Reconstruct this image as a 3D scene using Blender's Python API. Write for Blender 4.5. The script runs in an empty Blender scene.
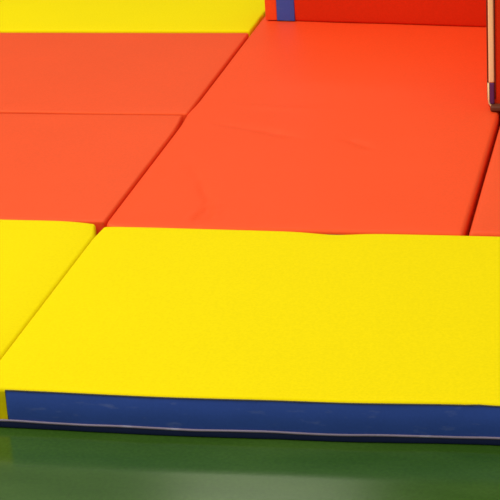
import bpy, math, random
from mathutils import Vector, Matrix, noise

scn = bpy.context.scene
COL = scn.collection

# ------------------------------------------------------------------ materials
def new_mat(name):
    m = bpy.data.materials.new(name); m.use_nodes = True
    nt = m.node_tree
    return m, nt, nt.nodes['Principled BSDF']

def vinyl(name, col, rough=.5, spec=.3, var=.06, bump=.12, scuff=0.0, tint=None, stint=None):
    """coated vinyl: faint woven grain, low broad colour variation, optional scuffs"""
    m, nt, b = new_mat(name)
    N, L = nt.nodes, nt.links
    tc = N.new('ShaderNodeTexCoord')
    big = N.new('ShaderNodeTexNoise'); big.inputs['Scale'].default_value = 5; big.inputs['Detail'].default_value = 4
    L.new(tc.outputs['Object'], big.inputs['Vector'])
    mix = N.new('ShaderNodeMix'); mix.data_type = 'RGBA'
    c0 = [c*(1-var) for c in col]; c1 = tint if tint else [min(1, c*(1+var)) for c in col]
    mix.inputs[6].default_value = (*c0, 1); mix.inputs[7].default_value = (*c1, 1)
    L.new(big.outputs['Fac'], mix.inputs[0])
    out = mix.outputs[2]
    fine = N.new('ShaderNodeTexNoise'); fine.inputs['Scale'].default_value = 260; fine.inputs['Detail'].default_value = 2
    L.new(tc.outputs['Object'], fine.inputs['Vector'])
    g = N.new('ShaderNodeMix'); g.data_type = 'RGBA'; g.blend_type = 'MULTIPLY'
    r = N.new('ShaderNodeMapRange'); r.inputs['From Min'].default_value = .3; r.inputs['From Max'].default_value = .7
    r.inputs['To Min'].default_value = .965; r.inputs['To Max'].default_value = 1.03
    L.new(fine.outputs['Fac'], r.inputs['Value'])
    g.inputs[0].default_value = 1
    L.new(out, g.inputs[6]); L.new(r.outputs['Result'], g.inputs[7]); out = g.outputs[2]
    if scuff:
        mp = N.new('ShaderNodeMapping'); mp.inputs['Scale'].default_value = (14, 14, 40)
        L.new(tc.outputs['Object'], mp.inputs['Vector'])
        sn = N.new('ShaderNodeTexNoise'); sn.inputs['Scale'].default_value = 2.2; sn.inputs['Detail'].default_value = 6
        L.new(mp.outputs['Vector'], sn.inputs['Vector'])
        cr = N.new('ShaderNodeMapRange'); cr.inputs['From Min'].default_value = .60; cr.inputs['From Max'].default_value = .78
        cr.inputs['To Max'].default_value = scuff
        L.new(sn.outputs['Fac'], cr.inputs['Value'])
        s = N.new('ShaderNodeMix'); s.data_type = 'RGBA'; s.inputs[7].default_value = (.45, .5, .62, 1)
        L.new(cr.outputs['Result'], s.inputs[0]); L.new(out, s.inputs[6]); out = s.outputs[2]
    L.new(out, b.inputs['Base Color'])
    b.inputs['Roughness'].default_value = rough
    b.inputs['Specular IOR Level'].default_value = spec
    if stint: b.inputs['Specular Tint'].default_value = (*stint, 1)
    bp = N.new('ShaderNodeBump'); bp.inputs['Strength'].default_value = bump; bp.inputs['Distance'].default_value = .0006
    L.new(fine.outputs['Fac'], bp.inputs['Height']); L.new(bp.outputs['Normal'], b.inputs['Normal'])
    return m

YEL  = vinyl('yellow_vinyl', (.80, .64, .001), rough=.55, spec=.05, var=.015, stint=(1, .9, .3))
YELB = vinyl('yellow_vinyl_far', (.84, .68, .001), rough=.55, spec=.05, var=.03, stint=(1, .9, .2))
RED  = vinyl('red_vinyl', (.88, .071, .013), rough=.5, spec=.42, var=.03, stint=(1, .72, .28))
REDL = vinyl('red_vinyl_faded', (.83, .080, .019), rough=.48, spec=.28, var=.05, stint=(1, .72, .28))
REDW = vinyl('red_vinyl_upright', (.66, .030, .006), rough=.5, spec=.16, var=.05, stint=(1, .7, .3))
BLUE = vinyl('blue_vinyl', (.036, .090, .42), rough=.42, spec=.4, var=.10, scuff=.16)
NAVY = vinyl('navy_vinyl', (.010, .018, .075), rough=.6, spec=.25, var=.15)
PIPE = vinyl('grey_pink_piping', (.22, .18, .24), rough=.6, spec=.2, var=.30, scuff=.5)
SEAM = vinyl('dark_seam_thread', (.10, .09, .05), rough=.8, spec=.1, var=.2)
CREAM= vinyl('cream_binding', (1, .70, .36), rough=.6, spec=.2, var=.08)
PURP = vinyl('purple_tab', (.13, .03, .13), rough=.6, spec=.2, var=.15)
BROWN= vinyl('brown_seam_shadow', (.13, .035, .015), rough=.6, spec=.2, var=.2)  # divider seams, and the contact shadow put in as colour at its foot

def floor_mat():
    m, nt, b = new_mat('green_hall_floor'); N, L = nt.nodes, nt.links
    tc = N.new('ShaderNodeTexCoord')
    mp = N.new('ShaderNodeMapping'); mp.inputs['Scale'].default_value = (1, 3.2, 1)
    L.new(tc.outputs['Object'], mp.inputs['Vector'])
    n = N.new('ShaderNodeTexNoise'); n.inputs['Scale'].default_value = 3.5; n.inputs['Detail'].default_value = 6
    L.new(mp.outputs['Vector'], n.inputs['Vector'])
    r = N.new('ShaderNodeValToRGB')
    r.color_ramp.elements[0].position = .3; r.color_ramp.elements[0].color = (.021, .064, .004, 1)
    r.color_ramp.elements[1].position = .75; r.color_ramp.elements[1].color = (.040, .094, .012, 1)
    L.new(n.outputs['Fac'], r.inputs['Fac'])
    f = N.new('ShaderNodeTexNoise'); f.inputs['Scale'].default_value = 190; f.inputs['Detail'].default_value = 3
    L.new(tc.outputs['Object'], f.inputs['Vector'])
    mr = N.new('ShaderNodeMapRange'); mr.inputs['To Min'].default_value = .75; mr.inputs['To Max'].default_value = 1.25
    L.new(f.outputs['Fac'], mr.inputs['Value'])
    g = N.new('ShaderNodeMix'); g.data_type = 'RGBA'; g.blend_type = 'MULTIPLY'; g.inputs[0].default_value = 1
    L.new(r.outputs['Color'], g.inputs[6]); L.new(mr.outputs['Result'], g.inputs[7])
    L.new(g.outputs[2], b.inputs['Base Color'])
    b.inputs['Roughness'].default_value = .17; b.inputs['Specular IOR Level'].default_value = .30
    bp = N.new('ShaderNodeBump'); bp.inputs['Strength'].default_value = .05; bp.inputs['Distance'].default_value = .001
    L.new(f.outputs['Fac'], bp.inputs['Height']); L.new(bp.outputs['Normal'], b.inputs['Normal'])
    return m

# ------------------------------------------------------------------ geometry helpers
def link(name, verts, faces, mat, parent=None, smooth=True):
    me = bpy.data.meshes.new(name); me.from_pydata([tuple(v) for v in verts], [], faces)
    me.materials.append(mat); me.update()
    if smooth:
        me.polygons.foreach_set('use_smooth', [True]*len(me.polygons))
    o = bpy.data.objects.new(name, me); COL.objects.link(o)
    if parent: o.parent = parent
    return o

def cuts(a, b, r, step):
    """positions along an axis, clustered in the rounded margins"""
    s = [a + r*k/4 for k in range(4)]
    n = max(1, int(round((b-a-2*r)/step)))
    s += [a+r+(b-a-2*r)*k/n for k in range(n+1)]
    s += [b - r*k/4 for k in range(3, -1, -1)]
    return s

def rounded_slab(x0, x1, y0, y1, z0, z1, r, step=.02, deform=None, steps=None):
    """closed box with rounded edges on a fine grid; deform(Vector)->Vector"""
    sx, sy, sz = steps or (step, step, step)
    X, Y, Z = cuts(x0, x1, r, sx), cuts(y0, y1, r, sy), cuts(z0, z1, r, sz)
    idx, V, F = {}, [], []
    lo = Vector((x0+r, y0+r, z0+r)); hi = Vector((x1-r, y1-r, z1-r))
    def vid(i, j, k):
        key = (i, j, k)
        if key not in idx:
            p = Vector((X[i], Y[j], Z[k]))
            q = Vector([min(max(p[a], lo[a]), hi[a]) for a in range(3)])
            d = p-q
            if d.length > 1e-9: p = q + d.normalized()*min(r, max(abs(d.x), abs(d.y), abs(d.z)))
            if deform: p = deform(p)
            idx[key] = len(V); V.append(p)
        return idx[key]
    nx, ny, nz = len(X)-1, len(Y)-1, len(Z)-1
    for i in range(nx):
        for j in range(ny):
            F.append((vid(i,j,nz), vid(i+1,j,nz), vid(i+1,j+1,nz), vid(i,j+1,nz)))
            F.append((vid(i,j,0), vid(i,j+1,0), vid(i+1,j+1,0), vid(i+1,j,0)))
    for i in range(nx):
        for k in range(nz):
            F.append((vid(i,0,k), vid(i+1,0,k), vid(i+1,0,k+1), vid(i,0,k+1)))
            F.append((vid(i,ny,k), vid(i,ny,k+1), vid(i+1,ny,k+1), vid(i+1,ny,k)))
    for j in range(ny):
        for k in range(nz):
            F.append((vid(0,j,k), vid(0,j,k+1), vid(0,j+1,k+1), vid(0,j+1,k)))
            F.append((vid(nx,j,k), vid(nx,j+1,k), vid(nx,j+1,k+1), vid(nx,j,k+1)))
    return V, F

def tube(pts, rad, n=8):
    V, F = [], []
    P = [Vector(p) for p in pts]
    for a, p in enumerate(P):
        t = (P[min(a+1, len(P)-1)] - P[max(a-1, 0)]).normalized()
        u = t.cross(Vector((0, 0, 1)))
        if u.length < .1: u = t.cross(Vector((0, 1, 0)))
        u.normalize(); w = t.cross(u)
        for k in range(n):
            an = 2*math.pi*k/n
            V.append(p + (u*math.cos(an) + w*math.sin(an))*rad)
    for a in range(len(P)-1):
        for k in range(n):
            F.append((a*n+k, a*n+(k+1) % n, (a+1)*n+(k+1) % n, (a+1)*n+k))
    F.append(tuple(range(n-1, -1, -1))); F.append(tuple((len(P)-1)*n+k for k in range(n)))
    return V, F

def thing(name, label, cat, loc, group=None, rz=0):
    o = bpy.data.objects.new(name, None); COL.objects.link(o)
    o.empty_display_size = .1
    o.location = loc; o.rotation_euler = (0, 0, rz)
    o['label'] = label; o['category'] = cat
    if group: o['group'] = group
    return o

def gauss_seg(p, a, b, w):
    """gaussian falloff from a polyline segment"""
    ax, ay = a; bx, by = b
    dx, dy = bx-ax, by-ay
    t = max(0, min(1, ((p.x-ax)*dx + (p.y-ay)*dy)/(dx*dx+dy*dy)))
    d2 = (p.x-ax-t*dx)**2 + (p.y-ay-t*dy)**2
    return math.exp(-d2/(w*w)) * (1 - .85*abs(2*t-1)**2)

def mat_deform(x0, x1, y0, y1, T, seed, amp=.0007, creases=(), edge=None, crown=.0012):
    def f(p):
        q = p.copy()
        h = max(0, min(1, p.z/T))
        inx = min(p.x-x0, x1-p.x); iny = min(p.y-y0, y1-p.y)
        m = max(0, min(1, min(inx, iny)/.06))
        dz = crown*math.sqrt(m) + amp*noise.noise(Vector((p.x*7+seed, p.y*7, seed*1.7)))*(.35+.65*m)
        for (a, b, w, A) in creases: dz += 3.0*A*gauss_seg(p, a, b, w)
        q.z += dz*h*h
        if edge:
            e = edge(p, h); q.x += e[0]; q.y += e[1]; q.z += e[2]
        return q
    return f

T = .058
def floor_mat_thing(label, x0, x1, y0, y1, mat, seed, T=T, r=.007, step=.02, creases=(), edge=None, group=None, amp=.0007, crown=.0012):
    """origin at near-left base corner; the cover is in local coordinates"""
    o = thing('floor_mat', label, 'mat', (x0, y0, 0), group)
    cr = [((a[0]-x0, a[1]-y0), (b[0]-x0, b[1]-y0), w, A) for a, b, w, A in creases]
    ed = (lambda p, h: edge(Vector((p.x+x0, p.y+y0, p.z)), h)) if edge else None
    V, F = rounded_slab(0, x1-x0, 0, y1-y0, 0, T, r, step, mat_deform(0, x1-x0, 0, y1-y0, T, seed, amp, cr, ed, crown), (step, step, .012))
    link('mat_cover', V, F, mat, o)
    return o

def side_band(o, x0, x1, ya, z0, z1, mat, bow=None, name='side_band', label=None, out=.0015):
    """a strip of fabric sewn on the near side of a mat (local coordinates of the mat)"""
    def d(p):
        q = p.copy()
        if bow: q.y += bow(p.x)
        k = (p.z-z0)/(z1-z0)
        q.y -= .0016*math.sin(math.pi*max(0, min(1, k)))           # the foam swells a little
        q.y += .0004*noise.noise(Vector((p.x*30, p.z*30, 3)))
        return q
    V, F = rounded_slab(x0, x1, ya-out, ya+.004, z0, z1, .0012, .02, d, (.012, .01, .006))
    b = link(name, V, F, mat, o)
    if label: b['label'] = label
    return b

# ------------------------------------------------------------------ the floor
V = [(-7, -5, 0), (7, -5, 0), (7, 9, 0), (-7, 9, 0)]
fl = link('floor', V, [(0, 1, 2, 3)], floor_mat(), smooth=False); fl['kind'] = 'structure'
V, F = rounded_slab(-7, 7, 9.0, 9.15, 0, 6.5, .01, 1)
wb = link('wall_back', V, F, vinyl('hall_wall_paint', (.22, .24, .17), rough=.9, spec=.1, var=.05), smooth=False); wb['kind'] = 'structure'

# ------------------------------------------------------------------ front yellow mat (landscape, blue side)
FX0, FX1, FY0, FY1 = .000, 1.200, .000, .6025
BW = [(-1, -.002), (.03, -.0015), (.24, -.0035), (.46, .0015), (.69, .012), (2, .012)]
def bow(x):
    for (a, u), (b, v) in zip(BW, BW[1:]):
        if x <= b:
            t = (x-a)/(b-a); t = t*t*(3-2*t) if a >= .03 else t
            return u+(v-u)*t
    return .012
def main_edge(p, h):
    # near side bows outwards, far edge dips and leaves a slit near the middle
    wn = max(0, 1-(p.y-FY0)/.12); wf = max(0, 1-(FY1-p.y)/.05)
    dip = math.exp(-((p.x-.385)/.045)**2)
    rc = math.exp(-((p.x-FX0)/.012)**2)                             # softened far-left corner
    return (0.004*rc*wf, bow(p.x)*wn - wf*(.0025*dip + .003*rc) - wf*.004*max(0, min(1, (p.x-.1)/.3)) + wf*.002, -h*wf*.003*dip)
front = floor_mat_thing('large yellow floor mat in front with a blue side facing the green floor', FX0, FX1, FY0, FY1, YEL, 2.3,
                        r=.006, step=.012, edge=main_edge, amp=.0006)
side_band(front, .040, 1.160, 0, .0105, .0555, BLUE, bow, label='blue fabric side of the yellow mat')
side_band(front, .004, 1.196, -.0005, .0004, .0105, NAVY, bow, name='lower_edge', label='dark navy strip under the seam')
V, F = tube([(x/100, -.0024 + bow(x/100) - .0006*math.sin(x*.9)*.3, .0108 + .0005*math.sin(x*.37)) for x in range(0, 121)], .0017)
p_ = link('piping', V, F, PIPE, front); p_['label'] = 'worn greyish pink piping'
pts = [(.040+(1.12)*k/140, -.0014 + bow(.040+1.12*k/140), .0560 + .0009*math.exp(-((k-79)/1.2)**2)) for k in range(141)]
V, F = tube(pts, .0010, 6); s_ = link('seam', V, F, SEAM, front)
V, F = tube([(.0398, -.0014 + bow(.04), z/1000) for z in range(11, 57, 3)], .0009, 6); link('seam', V, F, SEAM, front)

# ------------------------------------------------------------------ left yellow mat
def ly_edge(p, h):
    d = max(0, 1-(-.0045-p.x)/.09)
    c = max(0, 1-(.620-p.y)/.05)*max(0, 1-(-.002-p.x)/.05)
    return (-.013*c, .001*c, -.005*h*d*d)
left_y = floor_mat_thing('yellow floor mat at the left, across the diagonal seam from the blue-sided mat',
                         -1.206, -.002, .0, .620, YEL, 5.1, T=.060, r=.006, step=.015, amp=.0005, edge=ly_edge)
side_band(left_y, .04, 1.16, 0, .0105, .056, BLUE, label='blue fabric side of the yellow mat')

# ------------------------------------------------------------------ centre red mat
CX0, CX1, CY0, CY1 = .003, .588, .6055, 1.935
creases = [((.076, .905), (.121, .805), .007, -.0007), ((.115, .820), (.155, .718), .007, -.0013),
           ((.150, .735), (.172, .640), .006, -.0018), ((.158, .735), (.184, .640), .005, .0010),
           ((.151, .625), (.151, .69), .005, -.0013), ((.139, .625), (.142, .68), .005, .0008),
           ((.063, 1.142), (.151, 1.104), .008, -.0006), ((.14, 1.11), (.243, 1.061), .009, -.0009),
           ((.324, 1.06), (.39, 1.00), .008, -.0008), ((.09, 1.254), (.272, 1.216), .012, .0005)]
def c_edge(p, h):
    rc = math.exp(-((p.x-CX0)/.012)**2)*max(0, 1-(p.y-CY0)/.02)
    bulge = .004*math.exp(-((p.y-1.20)/.05)**2)*max(0, 1-(p.x-CX0)/.03)
    return (.003*rc - bulge, .003*rc, 0)
centre = floor_mat_thing('long red floor mat in the middle, running back to the upright red mat', CX0, CX1, CY0, CY1, RED, 8.4,
                         r=.007, step=.0075, creases=creases, edge=c_edge, amp=.0009)
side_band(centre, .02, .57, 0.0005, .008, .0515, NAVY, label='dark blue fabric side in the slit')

# ------------------------------------------------------------------ left red mats
def lf_edge(p, h):
    wx = max(0, 1-(-.004-p.x)/.10)
    far = max(0, min(1, (p.y-1.09)/.09))
    return (-.006*wx*far**1.5, 0, 0)
floor_mat_thing('pale red floor mat at the left, touching the left yellow mat in front', -1.206, -.0005, .6245, 1.1885, REDL, 11.7,
                r=.0045, step=.015, edge=lf_edge, amp=.0009)
def lb_edge(p, h):
    wx = max(0, 1-(-.004-p.x)/.10); near = max(0, 1-(p.y-1.19)/.25)
    wn = max(0, 1-(p.y-1.19)/.03); lift = max(0, min(1, (-.15-p.x)/.25))
    return (.0008*wx*near, 0, h*.0015*wn*lift)
floor_mat_thing('pale red floor mat at the back left, touching the back yellow mat', -1.206, -.001, 1.1975, 1.768, REDL, 14.2,
                r=.0045, step=.015, edge=lb_edge, amp=.0010)

# ------------------------------------------------------------------ back yellow mat
floor_mat_thing('yellow floor mat at the very back, left of the upright red mat', -1.206, .0, 1.776, 2.372, YELB, 17.9,
                r=.005, step=.02, amp=.0012, T=.060)

# ------------------------------------------------------------------ right red mat
def r_edge(p, h):
    wn = max(0, 1-(p.y-.597)/.25)
    wx = max(0, 1-(p.x-.596)/.06)
    return (.0005*wn*wx, 0, 0)
floor_mat_thing('red floor mat at the right edge, across the dark seam from the long red mat', .5955, 1.19, .607, 1.866, REDL, 20.3,
                r=.007, step=.015, edge=r_edge, amp=.0009)

# ------------------------------------------------------------------ upright red mat at the back (blue stripe)
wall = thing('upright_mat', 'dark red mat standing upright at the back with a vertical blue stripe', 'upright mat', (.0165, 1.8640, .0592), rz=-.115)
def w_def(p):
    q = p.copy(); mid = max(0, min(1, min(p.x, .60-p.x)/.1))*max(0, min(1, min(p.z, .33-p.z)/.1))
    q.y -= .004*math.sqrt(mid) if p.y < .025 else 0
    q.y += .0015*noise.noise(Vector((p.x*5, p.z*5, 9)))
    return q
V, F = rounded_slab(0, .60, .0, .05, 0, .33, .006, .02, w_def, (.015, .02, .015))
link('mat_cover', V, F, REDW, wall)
V, F = rounded_slab(.028, .069, -.0045, .008, .002, .318, .0012, .02, None, (.012, .01, .02))
b_ = link('blue_stripe', V, F, BLUE, wall); b_['label'] = 'blue fabric stripe down the left side'
V, F = rounded_slab(.0005, .0275, -.003, .008, .002, .322, .0015, .02, None, (.012, .01, .02))
b_ = link('edge_strip', V, F, RED, wall); b_['label'] = 'lighter red strip at the left edge'

# ------------------------------------------------------------------ upright red divider at the right, end towards the viewer
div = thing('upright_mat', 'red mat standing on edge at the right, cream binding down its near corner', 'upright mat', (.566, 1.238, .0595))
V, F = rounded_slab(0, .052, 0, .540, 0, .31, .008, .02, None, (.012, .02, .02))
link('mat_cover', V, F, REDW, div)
V, F = rounded_slab(.0025, .0125, -.004, .006, .052, .30, .0025, .02, None, (.006, .006, .03))
b_ = link('binding', V, F, CREAM, div); b_['label'] = 'cream edge binding'
V, F = tube([(.0006, -.0015, z/100) for z in range(2, 31, 2)], .0012); link('seam', V, F, BROWN, div)
V, F = tube([(.0143, -.0010, z/100) for z in range(2, 31, 2)], .0009); link('seam', V, F, BROWN, div)
V, F = rounded_slab(.0035, .0125, -.004, .006, .011, .052, .002, .02, None, (.006, .006, .01))
b_ = link('tab', V, F, PURP, div); b_['label'] = 'purple patch at the foot of the binding'
# curved cream piping that runs round the foot
pts = [(.002, -.003, .052), (.002, -.003, .02), (.003, -.003, .013), (.006, -.0035, .008), (.012, -.004, .005), (.022, -.004, .0035), (.05, -.003, .0035)]
V, F = tube(pts, .0017); b_ = link('piping', V, F, CREAM, div)
V, F = rounded_slab(.006, .051, -.018, .03, .0, .011, .004, .02, None, (.008, .01, .01))  # dark rounded foot, pushed forward to stand in for the contact shadow
b_ = link('foot_shadow', V, F, BROWN, div); b_['label'] = 'dark brown foot modelled as the contact shadow along the bottom'

# ------------------------------------------------------------------ light
w = bpy.data.worlds.new('hall'); scn.world = w; w.use_nodes = True
bg = w.node_tree.nodes['Background']; N, L = w.node_tree.nodes, w.node_tree.links
tc = N.new('ShaderNodeTexCoord'); sp = N.new('ShaderNodeSeparateXYZ'); rp = N.new('ShaderNodeValToRGB')
L.new(tc.outputs['Generated'], sp.inputs[0]); L.new(sp.outputs['Z'], rp.inputs['Fac'])
e = rp.color_ramp.elements
e[0].position = 0; e[0].color = (.30, .29, .26, 1)
e[1].position = .75; e[1].color = (1.05, 1.02, .96, 1)
k = rp.color_ramp.elements.new(.33); k.color = (.40, .39, .36, 1)
k = rp.color_ramp.elements.new(.45); k.color = (.75, .74, .68, 1)
L.new(rp.outputs['Color'], bg.inputs['Color']); bg.inputs['Strength'].default_value = .85

def area(name, loc, target, sx, sy, power, col=(1, .97, .9)):
    l = bpy.data.lights.new(name, 'AREA'); l.shape = 'RECTANGLE'; l.size = sx; l.size_y = sy; l.energy = power; l.color = col
    o = bpy.data.objects.new(name, l); COL.objects.link(o); o.location = loc
    o.rotation_euler = (Vector(target)-Vector(loc)).to_track_quat('-Z', 'Y').to_euler()
    return o
area('ceiling_lamp', (-2.4, -.6, 4.2), (.2, .8, 0), 1.2, 1.2, 165)
area('window_light', (-1.70, 8.9, 5.62), (-1.70, 0, 5.62), 1.30, 1.16, 18, (1, 1, .8))
area('window_light', (-3.6, 8.9, 5.60), (-3.6, 0, 5.60), 2.3, 1.2, 5.5, (.9, 1, .8))

# ------------------------------------------------------------------ camera (solved from the mat grid)
f, pitch, yaw, roll = 1945.72, .37595413, -.23056893, -.06043494
fw = Vector((math.sin(yaw)*math.cos(pitch), math.cos(yaw)*math.cos(pitch), -math.sin(pitch)))
r0 = Vector((math.cos(yaw), -math.sin(yaw), 0)); u0 = r0.cross(fw)
r = r0*math.cos(roll) + u0*math.sin(roll); u = -r0*math.sin(roll) + u0*math.cos(roll)
cam = bpy.data.cameras.new('camera'); co = bpy.data.objects.new('camera', cam); COL.objects.link(co)
M = Matrix((r, u, -fw)).transposed().to_4x4(); M.translation = (.90972, -2.22674, 1.16964)
co.matrix_world = M
cam.sensor_width = 36; cam.lens = f*36/500; cam.clip_start = .05
cam.dof.use_dof = False
scn.camera = co
scn.view_settings.view_transform = 'Standard'; scn.view_settings.look = 'None'
scn.view_settings.exposure = 0; scn.view_settings.gamma = 1
